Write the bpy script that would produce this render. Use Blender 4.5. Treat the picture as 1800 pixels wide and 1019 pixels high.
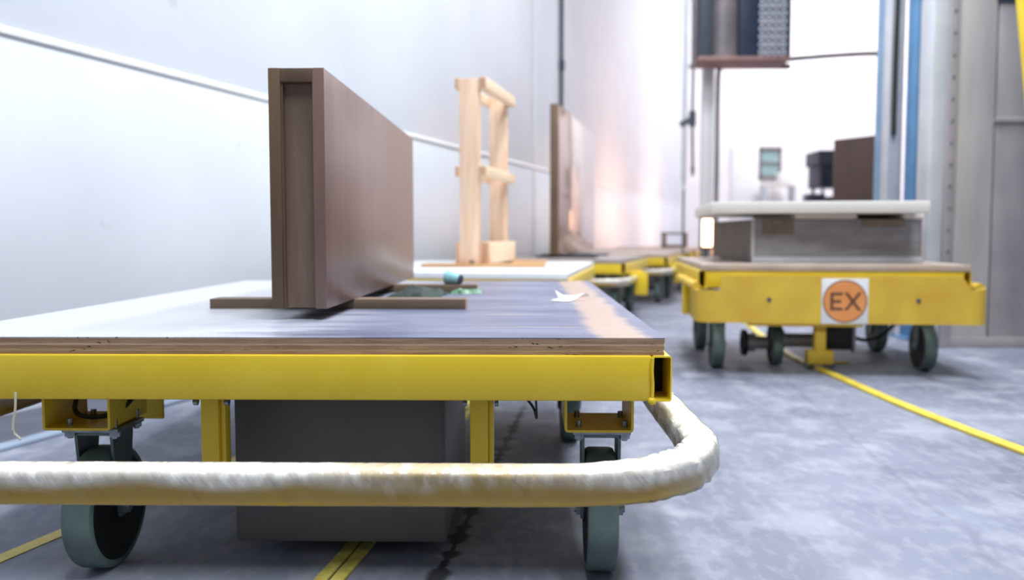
import bpy, bmesh, math, random
from mathutils import Vector, Matrix, noise

random.seed(4)
for o in list(bpy.data.objects):
    bpy.data.objects.remove(o, do_unlink=True)
SC = bpy.context.scene
COL = SC.collection
R = math.radians

# ------------------------------------------------------------------ camera, world, lights, exposure
cam_d = bpy.data.cameras.new('camera')
cam = bpy.data.objects.new('camera', cam_d)
COL.objects.link(cam)
cam.location = (0, 0, .69)
cam.rotation_euler = (R(90 - 3.719), 0, 0)
cam_d.sensor_width = 36
cam_d.lens = 30
cam_d.clip_start = .05
cam_d.dof.use_dof = True
cam_d.dof.focus_distance = 1.52
cam_d.dof.aperture_fstop = 2.6
SC.camera = cam

W = bpy.data.worlds.new('world')
SC.world = W
W.use_nodes = True
W.node_tree.nodes['Background'].inputs[0].default_value = (.80, .88, 1, 1)
W.node_tree.nodes['Background'].inputs[1].default_value = .24

def area(name, loc, size, power, color=(1, 1, 1), rot=(0, 0, 0)):
    d = bpy.data.lights.new(name, 'AREA')
    d.shape = 'RECTANGLE'
    d.size, d.size_y = size
    d.energy = power
    d.color = color
    o = bpy.data.objects.new(name, d)
    o.location = loc
    o.rotation_euler = rot
    COL.objects.link(o)
    return o
COOL = (.93, .96, 1)
for (x, y, p) in ((-.1, .1, 92), (1.9, .1, 84), (.1, 1.7, 84), (1.85, 3.5, 120), (.9, 5.2, 100), (1.9, 7.8, 88), (2.9, 10.4, 34)):
    area('ceiling_lamp', (x, y, 4.7), (.45, 1.3), p, COOL)
# bright hall beyond the portal
for (x, y, p) in ((8.6, 14, 140), (9.5, 18, 330), (7.6, 20, 300)):
    area('hall_lamp', (x, y, 8.4), (1.5, 3), p, (1, .96, .98))
# added warm fill lights that shine across the line onto the painted wall
area('warm_fill_light', (3.6, 13.2, 1.1), (.4, 1.6), 34, (1, .50, .30), (R(90), 0, R(75)))
area('warm_fill_light', (4.6, 17.2, 1.0), (.4, 1.6), 36, (1, .55, .36), (R(90), 0, R(70)))

SC.view_settings.view_transform = 'Standard'
SC.view_settings.look = 'None'
SC.view_settings.gamma = 1
SC.view_settings.use_curve_mapping = False
SC.view_settings.exposure = .2

# ------------------------------------------------------------------ materials
def srgb(c):
    return tuple(((v / 255) / 12.92 if v <= 10 else (((v / 255) + .055) / 1.055) ** 2.4) for v in c) + (1,)

def mat(name, c1, c2=None, rough=.5, metal=0., scale=8., stretch=(1, 1, 1), bump=0., bscale=60., rvar=0., lo=.35, hi=.65, spec=.5, coat=0., detail=5.):
    m = bpy.data.materials.new(name)
    m.use_nodes = True
    nt = m.node_tree
    N, Lk = nt.nodes, nt.links
    b = N['Principled BSDF']
    b.inputs['Roughness'].default_value = rough
    b.inputs['Metallic'].default_value = metal
    b.inputs['Specular IOR Level'].default_value = spec
    b.inputs['Coat Weight'].default_value = coat
    tc = N.new('ShaderNodeTexCoord')
    mp = N.new('ShaderNodeMapping')
    mp.inputs['Scale'].default_value = stretch
    Lk.new(tc.outputs['Object'], mp.inputs[0])
    nz = N.new('ShaderNodeTexNoise')
    nz.inputs['Scale'].default_value = scale
    nz.inputs['Detail'].default_value = detail
    Lk.new(mp.outputs[0], nz.inputs['Vector'])
    cr = N.new('ShaderNodeValToRGB')
    cr.color_ramp.elements[0].position = lo
    cr.color_ramp.elements[1].position = hi
    cr.color_ramp.elements[0].color = srgb(c1)
    cr.color_ramp.elements[1].color = srgb(c2 or c1)
    Lk.new(nz.outputs['Fac'], cr.inputs[0])
    Lk.new(cr.outputs[0], b.inputs['Base Color'])
    if rvar:
        mr = N.new('ShaderNodeMapRange')
        mr.inputs[3].default_value = rough - rvar
        mr.inputs[4].default_value = rough + rvar
        Lk.new(nz.outputs['Fac'], mr.inputs[0])
        Lk.new(mr.outputs[0], b.inputs['Roughness'])
    if bump:
        n2 = N.new('ShaderNodeTexNoise')
        n2.inputs['Scale'].default_value = bscale
        n2.inputs['Detail'].default_value = 3
        Lk.new(mp.outputs[0], n2.inputs['Vector'])
        bp = N.new('ShaderNodeBump')
        bp.inputs['Strength'].default_value = bump
        bp.inputs['Distance'].default_value = .01
        Lk.new(n2.outputs['Fac'], bp.inputs['Height'])
        Lk.new(bp.outputs[0], b.inputs['Normal'])
    return m

def nodes_of(m):
    nt = m.node_tree
    return nt.nodes, nt.links, nt.nodes['Principled BSDF']

def mix_over(m, mask_builder, color, rough=None):
    """lays a second colour over the material's base where the mask socket is 1"""
    N, Lk, b = nodes_of(m)
    src = b.inputs['Base Color'].links[0].from_socket
    mask = mask_builder(N, Lk)
    mx = N.new('ShaderNodeMix')
    mx.data_type = 'RGBA'
    Lk.new(mask, mx.inputs['Factor'])
    Lk.new(src, mx.inputs['A'])
    mx.inputs['B'].default_value = srgb(color)
    Lk.new(mx.outputs['Result'], b.inputs['Base Color'])
    return mask

def math_node(N, Lk, op, a, b=None, c=None, clamp=False):
    n = N.new('ShaderNodeMath')
    n.operation = op
    n.use_clamp = clamp
    for i, v in enumerate((a, b, c)):
        if v is None:
            continue
        if isinstance(v, (int, float)):
            n.inputs[i].default_value = v
        else:
            Lk.new(v, n.inputs[i])
    return n.outputs[0]

def obj_xyz(N, Lk):
    tc = N.new('ShaderNodeTexCoord')
    s = N.new('ShaderNodeSeparateXYZ')
    Lk.new(tc.outputs['Object'], s.inputs[0])
    return tc, s

def noise_at(N, Lk, vec, scale, stretch=(1, 1, 1), detail=4, loc=(0, 0, 0)):
    mp = N.new('ShaderNodeMapping')
    mp.inputs['Scale'].default_value = stretch
    mp.inputs['Location'].default_value = loc
    Lk.new(vec, mp.inputs[0])
    n = N.new('ShaderNodeTexNoise')
    n.inputs['Scale'].default_value = scale
    n.inputs['Detail'].default_value = detail
    Lk.new(mp.outputs[0], n.inputs['Vector'])
    return n.outputs['Fac']

def ramp(N, Lk, v, a, b):
    r = N.new('ShaderNodeMapRange')
    r.interpolation_type = 'SMOOTHSTEP'
    r.inputs[1].default_value = a
    r.inputs[2].default_value = b
    Lk.new(v, r.inputs[0])
    return r.outputs[0]

YEL = mat('yellow_paint', (224, 190, 38), (230, 200, 52), rough=.38, scale=5, bump=.05, bscale=220, rvar=.05)
BUMPY = mat('bumper_paint', (228, 186, 36), (234, 196, 48), rough=.3, scale=5)
YEL2 = mat('yellow_plate_paint', (206, 166, 56), (218, 184, 62), rough=.5, scale=6, bump=.05, bscale=120)
YELF = mat('yellow_floor_paint', (214, 188, 60), (236, 214, 84), rough=.45, scale=14, bump=.1, bscale=80)
YELD = mat('worn_yellow_line', (188, 176, 84), (224, 210, 110), rough=.6, scale=30, bump=.1)
WALL = mat('wall_white', (208, 215, 224), (218, 224, 233), rough=.34, scale=1.1, bump=.02, bscale=4, rvar=.05, spec=.35)
mix_over(WALL, lambda N, Lk: math_node(N, Lk, 'MULTIPLY', ramp(N, Lk, noise_at(N, Lk, obj_xyz(N, Lk)[0].outputs['Object'], 6.5, (1, 1, 1), 2), .70, .76), .35), (176, 178, 172))
CEIL = mat('ceiling_paint', (222, 224, 226), (232, 233, 234), rough=.7, scale=2)
ENDW = mat('end_wall_paint', (238, 236, 238), (246, 244, 246), rough=.6, scale=1)
TRIM = mat('trim_white', (228, 229, 230), (236, 236, 236), rough=.4, scale=3)
CONC = mat('concrete', (112, 117, 134), (138, 143, 160), spec=.22, rough=.58, scale=1.5, bump=.05, bscale=22, rvar=.10, detail=9)
N_, L_, B_ = nodes_of(CONC)
def stain(N, Lk):
    tc, s = obj_xyz(N, Lk)
    a = noise_at(N, Lk, tc.outputs['Object'], 5.5, (1, .8, 1), 8, (3, 1, 0))
    return math_node(N, Lk, 'MULTIPLY', ramp(N, Lk, a, .48, .66), .5)
mix_over(CONC, stain, (168, 172, 184))
def stain2(N, Lk):
    tc, s = obj_xyz(N, Lk)
    a = noise_at(N, Lk, tc.outputs['Object'], 2.6, (1, 1.6, 1), 8, (7, 4, 0))
    return math_node(N, Lk, 'MULTIPLY', ramp(N, Lk, a, .5, .7), .5)
mix_over(CONC, stain2, (108, 112, 132))
def scuffs(N, Lk):
    tc, s = obj_xyz(N, Lk)
    a = noise_at(N, Lk, tc.outputs['Object'], 19, (1.5, .7, 1), 9, (1, 4, 0))
    return math_node(N, Lk, 'MULTIPLY', ramp(N, Lk, a, .46, .64), .22)
mix_over(CONC, scuffs, (176, 178, 188))
def oil(N, Lk):   # dark worn joint beside the line under the first cart
    tc, s = obj_xyz(N, Lk)
    wob = noise_at(N, Lk, tc.outputs['Object'], 9, (1, 1, 1), 4, (2, 2, 0))
    cx = math_node(N, Lk, 'MULTIPLY_ADD', s.outputs['Y'], .115, -.342)
    cx = math_node(N, Lk, 'ADD', cx, math_node(N, Lk, 'MULTIPLY_ADD', wob, .02, -.01))
    d = math_node(N, Lk, 'ABSOLUTE', math_node(N, Lk, 'SUBTRACT', s.outputs['X'], cx))
    w = noise_at(N, Lk, tc.outputs['Object'], 16, (.1, 1, 1), 2, (5, 5, 0))
    width = math_node(N, Lk, 'MULTIPLY_ADD', ramp(N, Lk, w, .45, .62), .022, .006)
    r = math_node(N, Lk, 'DIVIDE', d, width)
    near = ramp(N, Lk, s.outputs['Y'], 3.6, 3.2)
    return math_node(N, Lk, 'MULTIPLY', math_node(N, Lk, 'MULTIPLY', ramp(N, Lk, r, 1.3, .5), near), .85)
mix_over(CONC, oil, (34, 34, 36))
def crack(N, Lk):
    tc, s = obj_xyz(N, Lk)
    wob = noise_at(N, Lk, tc.outputs['Object'], 3, (1, 1, 1), 5, (1, 9, 0))
    cx = math_node(N, Lk, 'MULTIPLY_ADD', s.outputs['Y'], .12, .82)
    cx = math_node(N, Lk, 'ADD', cx, math_node(N, Lk, 'MULTIPLY_ADD', wob, .16, -.08))
    d = math_node(N, Lk, 'ABSOLUTE', math_node(N, Lk, 'SUBTRACT', s.outputs['X'], cx))
    return math_node(N, Lk, 'MULTIPLY', ramp(N, Lk, d, .016, .004), .22)
mix_over(CONC, crack, (96, 98, 116))

DECK = mat('deck_film', (82, 89, 118), (112, 119, 146), rough=.36, scale=3, stretch=(.7, 3, 1), bump=.04, bscale=60, rvar=.08, spec=.35)
def tan_patch(N, Lk):
    tc, s = obj_xyz(N, Lk)
    e = noise_at(N, Lk, tc.outputs['Object'], 7, (1, 1, 1), 5)
    e2 = noise_at(N, Lk, tc.outputs['Object'], 3, (.6, 5, 1), 3, (4, 0, 0))
    x = math_node(N, Lk, 'SUBTRACT', s.outputs['X'], math_node(N, Lk, 'MULTIPLY_ADD', s.outputs['Y'], .0, .550))
    x = math_node(N, Lk, 'ABSOLUTE', math_node(N, Lk, 'ADD', x, math_node(N, Lk, 'MULTIPLY_ADD', e2, .04, -.02)))
    lim = math_node(N, Lk, 'MULTIPLY_ADD', e, .04, .02)
    return math_node(N, Lk, 'MULTIPLY', ramp(N, Lk, math_node(N, Lk, 'SUBTRACT', x, lim), .02, -.01), .9)
mix_over(DECK, tan_patch, (178, 154, 134))
def tan_streak(N, Lk):
    tc, s = obj_xyz(N, Lk)
    a = noise_at(N, Lk, tc.outputs['Object'], 2.2, (.7, 6, 1), 3, (9, 3, 0))
    right = ramp(N, Lk, s.outputs['X'], -.1, .2)
    return math_node(N, Lk, 'MULTIPLY', math_node(N, Lk, 'MULTIPLY', ramp(N, Lk, a, .60, .70), right), .6)
mix_over(DECK, tan_streak, (190, 172, 166))
def dust(N, Lk):
    tc, s = obj_xyz(N, Lk)
    a = noise_at(N, Lk, tc.outputs['Object'], 5, (1, 3, 1), 5, (2, 3, 0))
    x = math_node(N, Lk, 'ADD', s.outputs['X'], math_node(N, Lk, 'MULTIPLY_ADD', a, .5, -.25))
    return math_node(N, Lk, 'MULTIPLY_ADD', ramp(N, Lk, x, .12, -.36), .86, .05)
mix_over(DECK, dust, (200, 201, 207))
def specks(N, Lk):
    tc, s = obj_xyz(N, Lk)
    a = noise_at(N, Lk, tc.outputs['Object'], 150, (1, 1, 1), 1)
    cl = noise_at(N, Lk, tc.outputs['Object'], 9, (1, 1, 1), 2, (6, 6, 0))
    near = ramp(N, Lk, s.outputs['Y'], .38, .0)
    t = math_node(N, Lk, 'MULTIPLY', ramp(N, Lk, a, .66, .70), ramp(N, Lk, cl, .42, .6))
    return math_node(N, Lk, 'MULTIPLY', math_node(N, Lk, 'MULTIPLY', t, near), .9)
mix_over(DECK, specks, (40, 42, 56))
DECKW = mat('white_board', (226, 230, 236), (238, 240, 244), rough=.35, scale=3)
DECKG = mat('worn_grey_board', (150, 142, 142), (172, 160, 152), rough=.5, scale=4)
DECKB = mat('pale_brown_board', (176, 158, 146), (196, 180, 168), rough=.5, scale=4)
PLYD = mat('ply_dark', (136, 108, 84), (170, 140, 114), rough=.75, scale=9, stretch=(1, 1, 14), bump=.3, bscale=60)
PLYL = mat('ply_light', (196, 168, 138), (214, 190, 162), rough=.75, scale=12, stretch=(1, 1, 14), bump=.3, bscale=60)
for pm in (PLYD, PLYL):
    def chips(N, Lk):
        tc, s = obj_xyz(N, Lk)
        a = noise_at(N, Lk, tc.outputs['Object'], 70, (1, 1, 2), 3)
        c = noise_at(N, Lk, tc.outputs['Object'], 6, (1, 1, 1), 2, (3, 0, 0))
        return math_node(N, Lk, 'MULTIPLY', ramp(N, Lk, a, .62, .68), ramp(N, Lk, c, .45, .6))
    mix_over(pm, chips, (62, 48, 38))
TYRE = mat('tyre_green_grey', (80, 100, 97), (104, 122, 117), rough=.55, scale=14, bump=.1)
HUBD = mat('wheel_disc_black', (12, 13, 14), (20, 21, 22), rough=.5, scale=8)
FORK = mat('fork_steel', (84, 98, 98), (112, 124, 122), rough=.4, metal=.5, scale=12, bump=.05)
ZINC = mat('zinc_bolt', (120, 130, 138), (160, 168, 172), rough=.35, metal=.8, scale=20)
BLK = mat('black_rubber', (22, 23, 25), (32, 32, 34), rough=.5, scale=10)
HOLE = mat('hole_shade', (24, 26, 22), (38, 38, 26), rough=.8, scale=10)
DBOX = mat('drive_box_grey', (88, 83, 81), (100, 95, 92), rough=.5, scale=3, bump=.04, bscale=30)
MDF = mat('brown_lacquer', (90, 70, 52), (108, 86, 64), rough=.5, scale=5, stretch=(3, 3, .6), bump=.06, bscale=50, rvar=.05)
MDFS = mat('brown_satin_sheen', (112, 86, 76), (130, 102, 92), rough=.30, scale=4, stretch=(3, 3, .5), bump=.10, bscale=30, rvar=.07, spec=.7)  # satin face, base colour lightened to carry the pinkish sheen
MDFD = mat('dark_brown_board', (72, 56, 50), (80, 62, 56), rough=.5, scale=4)
MDFC = mat('brown_core', (104, 84, 70), (122, 102, 88), rough=.6, scale=6, stretch=(4, 4, .5), bump=.1, bscale=40)
PANF = mat('copper_gloss_face', (150, 116, 98), (166, 130, 112), rough=.22, scale=3, stretch=(1, 1, .5), spec=.8, coat=.6)
BATT = mat('batten_brown', (104, 86, 70), (120, 100, 82), rough=.55, scale=9, stretch=(.5, 3, 3), bump=.1)
BEND = mat('batten_end', (170, 144, 120), (190, 164, 140), rough=.7, scale=30, bump=.2)
PINE = mat('pine', (220, 184, 154), (234, 204, 176), rough=.55, scale=5, stretch=(9, 9, .5), bump=.08)
PINR = mat('pine_rail', (226, 196, 162), (238, 212, 180), rough=.55, scale=5, stretch=(6, .6, 6), bump=.08)
PINE2 = mat('pine_end', (186, 146, 118), (204, 164, 134), rough=.7, scale=20, bump=.1)
TANB = mat('tan_board', (190, 146, 102), (206, 164, 120), rough=.6, scale=8, stretch=(.5, 4, 4))
CLOTH = mat('dark_green_cloth', (30, 44, 42), (52, 66, 62), rough=.8, scale=25, bump=.4)
TEAL = mat('teal_plastic', (140, 196, 206), (160, 212, 220), rough=.4, scale=8)
GREENF = mat('green_film', (70, 120, 92), (98, 140, 110), rough=.4, scale=20, bump=.3)
PAPER = mat('paper', (238, 236, 234), (246, 244, 242), rough=.6, scale=10)
TAPE = mat('pale_strap', (196, 190, 172), (210, 204, 186), rough=.5, scale=20)
CREAM = mat('cream_panel', (216, 211, 202), (224, 219, 210), rough=.45, scale=3)
GBOX = mat('grey_box', (138, 136, 138), (158, 156, 158), rough=.55, scale=7, stretch=(1, 1, 3), bump=.1)
GBOXD = mat('grey_box_shaded_side', (98, 90, 86), (108, 100, 94), rough=.6, scale=6)  # shade of the box's left side put into its colour
GBOXL = mat('pale_rim', (184, 182, 188), (198, 196, 202), rough=.5, scale=8)
BRNP = mat('brown_patch', (112, 98, 86), (140, 124, 112), rough=.7, scale=26, bump=.3)
BLUE = mat('blue_paint', (84, 130, 172), (100, 146, 186), rough=.45, scale=4)
BLUED = mat('pale_blue_paint', (122, 152, 182), (140, 168, 194), rough=.45, scale=4)
ALU = mat('aluminium', (182, 179, 178), (204, 199, 195), rough=.30, metal=.3, scale=2, stretch=(3, 3, .5), bump=.03, bscale=12, rvar=.08)
ALUD = mat('aluminium_dark', (160, 156, 160), (176, 171, 172), rough=.35, metal=.25, scale=3, bump=.03)
GALV = mat('pale_steel', (196, 200, 206), (214, 216, 220), rough=.4, metal=.3, scale=4)
DRK = mat('slate_paint', (62, 70, 84), (74, 80, 92), rough=.5, scale=5)
GRYB = mat('grey_brown_duct', (110, 104, 108), (128, 120, 122), rough=.45, scale=4)
NAVY = mat('navy_paint', (34, 46, 66), (44, 56, 78), rough=.5, scale=5)
RING = mat('grey_mesh_ring', (196, 200, 214), (220, 222, 232), rough=.4, metal=.0, scale=8)
PINK = mat('pinkish_base', (150, 116, 112), (166, 130, 124), rough=.6, scale=5)  # pinkish tone of the unit's underside and the lintel strip
STRIP = mat('dark_strip_grey', (76, 78, 92), (90, 92, 106), rough=.5, scale=5)
STRIP_EDGE = mat('blue_grey_edge', (132, 150, 172), (150, 166, 186), rough=.5, scale=5)
ORNG = mat('sign_orange', (222, 142, 78), (228, 152, 88), rough=.5, scale=12)
INK = mat('sign_ink', (96, 62, 42), (104, 70, 50), rough=.6, scale=12)
SIGNW = mat('sign_white', (222, 222, 224), (230, 230, 230), rough=.45, scale=8)
SAGE = mat('sage_post', (212, 220, 218), (220, 226, 224), rough=.45, scale=6)
WIRE = mat('grey_cable', (72, 72, 74), (90, 90, 92), rough=.5, scale=12)

FILM = bpy.data.materials.new('stretch_film')
FILM.use_nodes = True
N_, L_, B_ = nodes_of(FILM)
tc_, s_ = obj_xyz(N_, L_)
rot_ = N_.new('ShaderNodeMapping')
rot_.inputs['Rotation'].default_value = (0, R(38), 0)
L_.new(tc_.outputs['Object'], rot_.inputs[0])
wrk = noise_at(N_, L_, rot_.outputs[0], 6, (6, 2, 1), 5, (8, 3, 3))
bp_ = N_.new('ShaderNodeBump')
bp_.inputs['Strength'].default_value = .8
bp_.inputs['Distance'].default_value = .009
L_.new(wrk, bp_.inputs['Height'])
B_.inputs['Base Color'].default_value = (.95, .93, .86, 1)
B_.inputs['Roughness'].default_value = .35
L_.new(bp_.outputs[0], B_.inputs['Normal'])
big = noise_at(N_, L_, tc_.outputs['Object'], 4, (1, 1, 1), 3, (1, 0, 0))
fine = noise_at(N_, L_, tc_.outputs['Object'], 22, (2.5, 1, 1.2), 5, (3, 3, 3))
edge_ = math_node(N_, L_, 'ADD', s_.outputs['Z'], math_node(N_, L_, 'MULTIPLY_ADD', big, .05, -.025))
upper_sheen = ramp(N_, L_, edge_, .326, .350)  # film whitened towards the top to imitate the overhead reflection
al = math_node(N_, L_, 'MULTIPLY', ramp(N_, L_, fine, .42, .75), math_node(N_, L_, 'MULTIPLY_ADD', upper_sheen, .28, .03))
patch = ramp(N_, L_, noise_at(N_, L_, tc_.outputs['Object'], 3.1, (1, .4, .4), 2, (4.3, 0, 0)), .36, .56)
al = math_node(N_, L_, 'ADD', al, math_node(N_, L_, 'MULTIPLY', upper_sheen, math_node(N_, L_, 'MULTIPLY_ADD', patch, .48, .12)))
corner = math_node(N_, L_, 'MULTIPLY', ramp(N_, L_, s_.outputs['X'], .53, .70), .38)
al = math_node(N_, L_, 'ADD', al, math_node(N_, L_, 'MULTIPLY', ramp(N_, L_, s_.outputs['Z'], .350, .362), .35))  # extra white along the top face, a painted highlight
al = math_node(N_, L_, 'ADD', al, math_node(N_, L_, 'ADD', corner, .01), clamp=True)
tr_ = N_.new('ShaderNodeBsdfTransparent')
m1_ = N_.new('ShaderNodeMixShader')
L_.new(al, m1_.inputs[0]); L_.new(tr_.outputs[0], m1_.inputs[1]); L_.new(B_.outputs[0], m1_.inputs[2])
gl_ = N_.new('ShaderNodeBsdfGlossy')
gl_.inputs['Roughness'].default_value = .14
L_.new(bp_.outputs[0], gl_.inputs['Normal'])
fr_ = N_.new('ShaderNodeFresnel')
fr_.inputs['IOR'].default_value = 1.42
L_.new(bp_.outputs[0], fr_.inputs['Normal'])
m2_ = N_.new('ShaderNodeMixShader')
L_.new(fr_.outputs[0], m2_.inputs[0]); L_.new(m1_.outputs[0], m2_.inputs[1]); L_.new(gl_.outputs[0], m2_.inputs[2])
L_.new(m2_.outputs[0], N_['Material Output'].inputs['Surface'])

GLASS = bpy.data.materials.new('window_glass')
GLASS.use_nodes = True
N_, L_, B_ = nodes_of(GLASS)
gn = N_.new('ShaderNodeTexNoise'); gn.inputs['Scale'].default_value = 2
gr = N_.new('ShaderNodeValToRGB')
gr.color_ramp.elements[0].color = srgb((120, 150, 150)); gr.color_ramp.elements[1].color = srgb((170, 196, 196))
L_.new(gn.outputs['Fac'], gr.inputs[0]); L_.new(gr.outputs[0], B_.inputs['Base Color'])
B_.inputs['Roughness'].default_value = .1

# ------------------------------------------------------------------ mesh helpers
def box(bm, x0, x1, y0, y1, z0, z1, bev=0., M=None):
    vs = [bm.verts.new((x, y, z)) for z in (z0, z1) for y in (y0, y1) for x in (x0, x1)]
    if M is not None:
        for v in vs:
            v.co = M @ v.co
    F = [(0, 2, 3, 1), (4, 5, 7, 6), (0, 1, 5, 4), (2, 6, 7, 3), (0, 4, 6, 2), (1, 3, 7, 5)]
    fs = [bm.faces.new([vs[i] for i in f]) for f in F]
    if bev:
        es = list({e for f in fs for e in f.edges})
        bmesh.ops.bevel(bm, geom=es, offset=bev, segments=2, affect='EDGES', profile=.5)

def B(*a, **k):
    bm = bmesh.new()
    box(bm, *a, **k)
    return bm

def hollow(bm, x0, x1, z0, z1, y0, y1, t, r=.004):
    """rectangular hollow section running along y with rounded outer corners, open ends"""
    def loop(a0, a1, b0, b1, rr, y):
        pts = []
        for (cx, cz, s) in ((a1 - rr, b1 - rr, 0), (a0 + rr, b1 - rr, 90), (a0 + rr, b0 + rr, 180), (a1 - rr, b0 + rr, 270)):
            for k in range(4):
                a = R(s + 30 * k)
                pts.append(bm.verts.new((cx + rr * math.cos(a), y, cz + rr * math.sin(a))))
        return pts
    o0, o1 = loop(x0, x1, z0, z1, r, y0), loop(x0, x1, z0, z1, r, y1)
    i0, i1 = loop(x0 + t, x1 - t, z0 + t, z1 - t, max(r - t, .001), y0), loop(x0 + t, x1 - t, z0 + t, z1 - t, max(r - t, .001), y1)
    n = len(o0)
    for k in range(n):
        j = (k + 1) % n
        bm.faces.new((o0[k], o0[j], o1[j], o1[k]))
        bm.faces.new((i0[j], i0[k], i1[k], i1[j]))
        bm.faces.new((o0[j], o0[k], i0[k], i0[j]))
        bm.faces.new((o1[k], o1[j], i1[j], i1[k]))

def cyl(bm, p0, p1, r, n=20, r2=None, caps=True):
    p0, p1 = Vector(p0), Vector(p1)
    d = (p1 - p0).normalized()
    a = d.orthogonal().normalized()
    b = d.cross(a)
    A = [bm.verts.new(p0 + (a * math.cos(t) + b * math.sin(t)) * r) for t in (2 * math.pi * k / n for k in range(n))]
    r2 = r if r2 is None else r2
    C2 = [bm.verts.new(p1 + (a * math.cos(t) + b * math.sin(t)) * r2) for t in (2 * math.pi * k / n for k in range(n))]
    for k in range(n):
        j = (k + 1) % n
        bm.faces.new((A[k], A[j], C2[j], C2[k]))
    if caps:
        bm.faces.new(A[::-1])
        bm.faces.new(C2)

def lathe_x(bm, prof, c, n=40):
    """closed profile of (r, x) revolved about the x axis through c"""
    rings = []
    for (r, x) in prof:
        rings.append([bm.verts.new((c[0] + x, c[1] + r * math.cos(2 * math.pi * k / n), c[2] + r * math.sin(2 * math.pi * k / n))) for k in range(n)])
    m = len(prof)
    for i in range(m):
        a, b = rings[i], rings[(i + 1) % m]
        for k in range(n):
            j = (k + 1) % n
            bm.faces.new((a[k], a[j], b[j], b[k]))

def smooth_path(pts, step):
    """Catmull-Rom through pts, resampled"""
    P = [Vector(p) for p in pts]
    P = [P[0] * 2 - P[1]] + P + [P[-1] * 2 - P[-2]]
    out = []
    for i in range(1, len(P) - 2):
        n = max(1, int((P[i + 1] - P[i]).length / step))
        for k in range(n):
            t = k / n
            out.append(.5 * ((2 * P[i]) + (P[i + 1] - P[i - 1]) * t + (2 * P[i - 1] - 5 * P[i] + 4 * P[i + 1] - P[i + 2]) * t * t + (3 * P[i] - P[i - 1] - 3 * P[i + 1] + P[i + 2]) * t ** 3))
    out.append(P[-2])
    return out

def sweep(bm, path, prof, jit=None, caps=True):
    """prof: list of (side, up) offsets; sweeps with world up kept"""
    rings = []
    for i, p in enumerate(path):
        a = path[max(i - 1, 0)]
        b = path[min(i + 1, len(path) - 1)]
        d = (b - a).normalized()
        up = Vector((0, 0, 1)) if abs(d.z) < .93 else Vector((0, 1, 0))
        s = d.cross(up).normalized()
        u = s.cross(d)
        ring = []
        for (ox, oz) in prof:
            k = 1.
            if jit:
                k = jit(p, ox, oz)
            ring.append(bm.verts.new(p + (s * ox + u * oz) * k))
        rings.append(ring)
    n = len(prof)
    for i in range(len(rings) - 1):
        for k in range(n):
            j = (k + 1) % n
            bm.faces.new((rings[i][k], rings[i][j], rings[i + 1][j], rings[i + 1][k]))
    if caps:
        bm.faces.new(rings[0][::-1])
        bm.faces.new(rings[-1])

def circ(r, n=12):
    return [(r * math.cos(2 * math.pi * k / n), r * math.sin(2 * math.pi * k / n)) for k in range(n)]

def rsq(w, h, r, n=4):
    out = []
    for (cx, cz, s) in ((w / 2 - r, h / 2 - r, 0), (-w / 2 + r, h / 2 - r, 90), (-w / 2 + r, -h / 2 + r, 180), (w / 2 - r, -h / 2 + r, 270)):
        for k in range(n + 1):
            a = R(s + 90 * k / n)
            out.append((cx + r * math.cos(a), cz + r * math.sin(a)))
    return out

def tube(pts, r, step=.02, n=10):
    bm = bmesh.new()
    sweep(bm, smooth_path(pts, step), circ(r, n))
    return bm

def obj(name, bm, m, parent=None, loc=None, rot=None, label=None):
    bmesh.ops.recalc_face_normals(bm, faces=bm.faces)
    me = bpy.data.meshes.new(name)
    bm.to_mesh(me)
    bm.free()
    me.materials.append(m)
    me.shade_smooth()
    me.set_sharp_from_angle(angle=R(32))
    o = bpy.data.objects.new(name, me)
    COL.objects.link(o)
    if parent is not None:
        o.parent = parent
    if loc:
        o.location = loc
    if rot:
        o.rotation_euler = rot
    if label:
        o['label'] = label
    return o

def thing(name, label, cat, loc=(0, 0, 0), yaw=0, group=None):
    o = bpy.data.objects.new(name, None)
    COL.objects.link(o)
    o.empty_display_size = .1
    o.location = loc
    o.rotation_euler = (0, 0, R(-yaw))
    o['label'] = label
    o['category'] = cat
    if group:
        o['group'] = group
    return o

def tag(o, label, cat, group=None):
    o['label'] = label
    o['category'] = cat
    if group:
        o['group'] = group
    return o

def struct(o):
    o['kind'] = 'structure'
    return o

# ------------------------------------------------------------------ the setting
struct(obj('floor', B(-6, 14, -3.5, 24, -.12, 0), CONC))
struct(obj('ceiling', B(-4.6, 12, -2.6, 11.5, 6.0, 6.1), CEIL))
struct(obj('ceiling', B(-1, 13, 11.5, 24, 9.0, 9.1), CEIL))
struct(obj('wall_header', B(-1, 12, 11.4, 11.5, 6.0, 9.05), CEIL))
# left wall: runs from (-3,0) along direction (.33,1)
WA = math.atan(.33)
wdir = Vector((math.sin(WA), math.cos(WA), 0))
wnor = Vector((math.cos(WA), -math.sin(WA), 0))
wall = bpy.data.objects.new('wall_left', None)
COL.objects.link(wall)
wall.location = (-3, 0, 0)
wall.rotation_euler = (0, 0, -WA)
struct(wall)
ws = 9.86 / math.cos(WA)           # where the vertical joint stands
ZJ = 1.455
for (a, b) in ((-3.2, ws - .03), (ws + .03, 25.2)):
    obj('wall_panel', B(-.12, 0, a, b, 0, ZJ - .004, bev=.002), WALL, wall)
    obj('wall_panel', B(-.12, 0, a, b, ZJ + .004, 9.0, bev=.002), WALL, wall)
obj('joint_backing', B(-.13, -.02, -3.2, 25.2, 0, 6.0), TRIM, wall)
obj('joint_cover', B(-.03, .012, ws - .03, ws + .03, 0, 6.0, bev=.004), SAGE, wall)
t = bpy.data.objects.new('trim_1', None); COL.objects.link(t); t.parent = wall
bm = bmesh.new()
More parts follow.
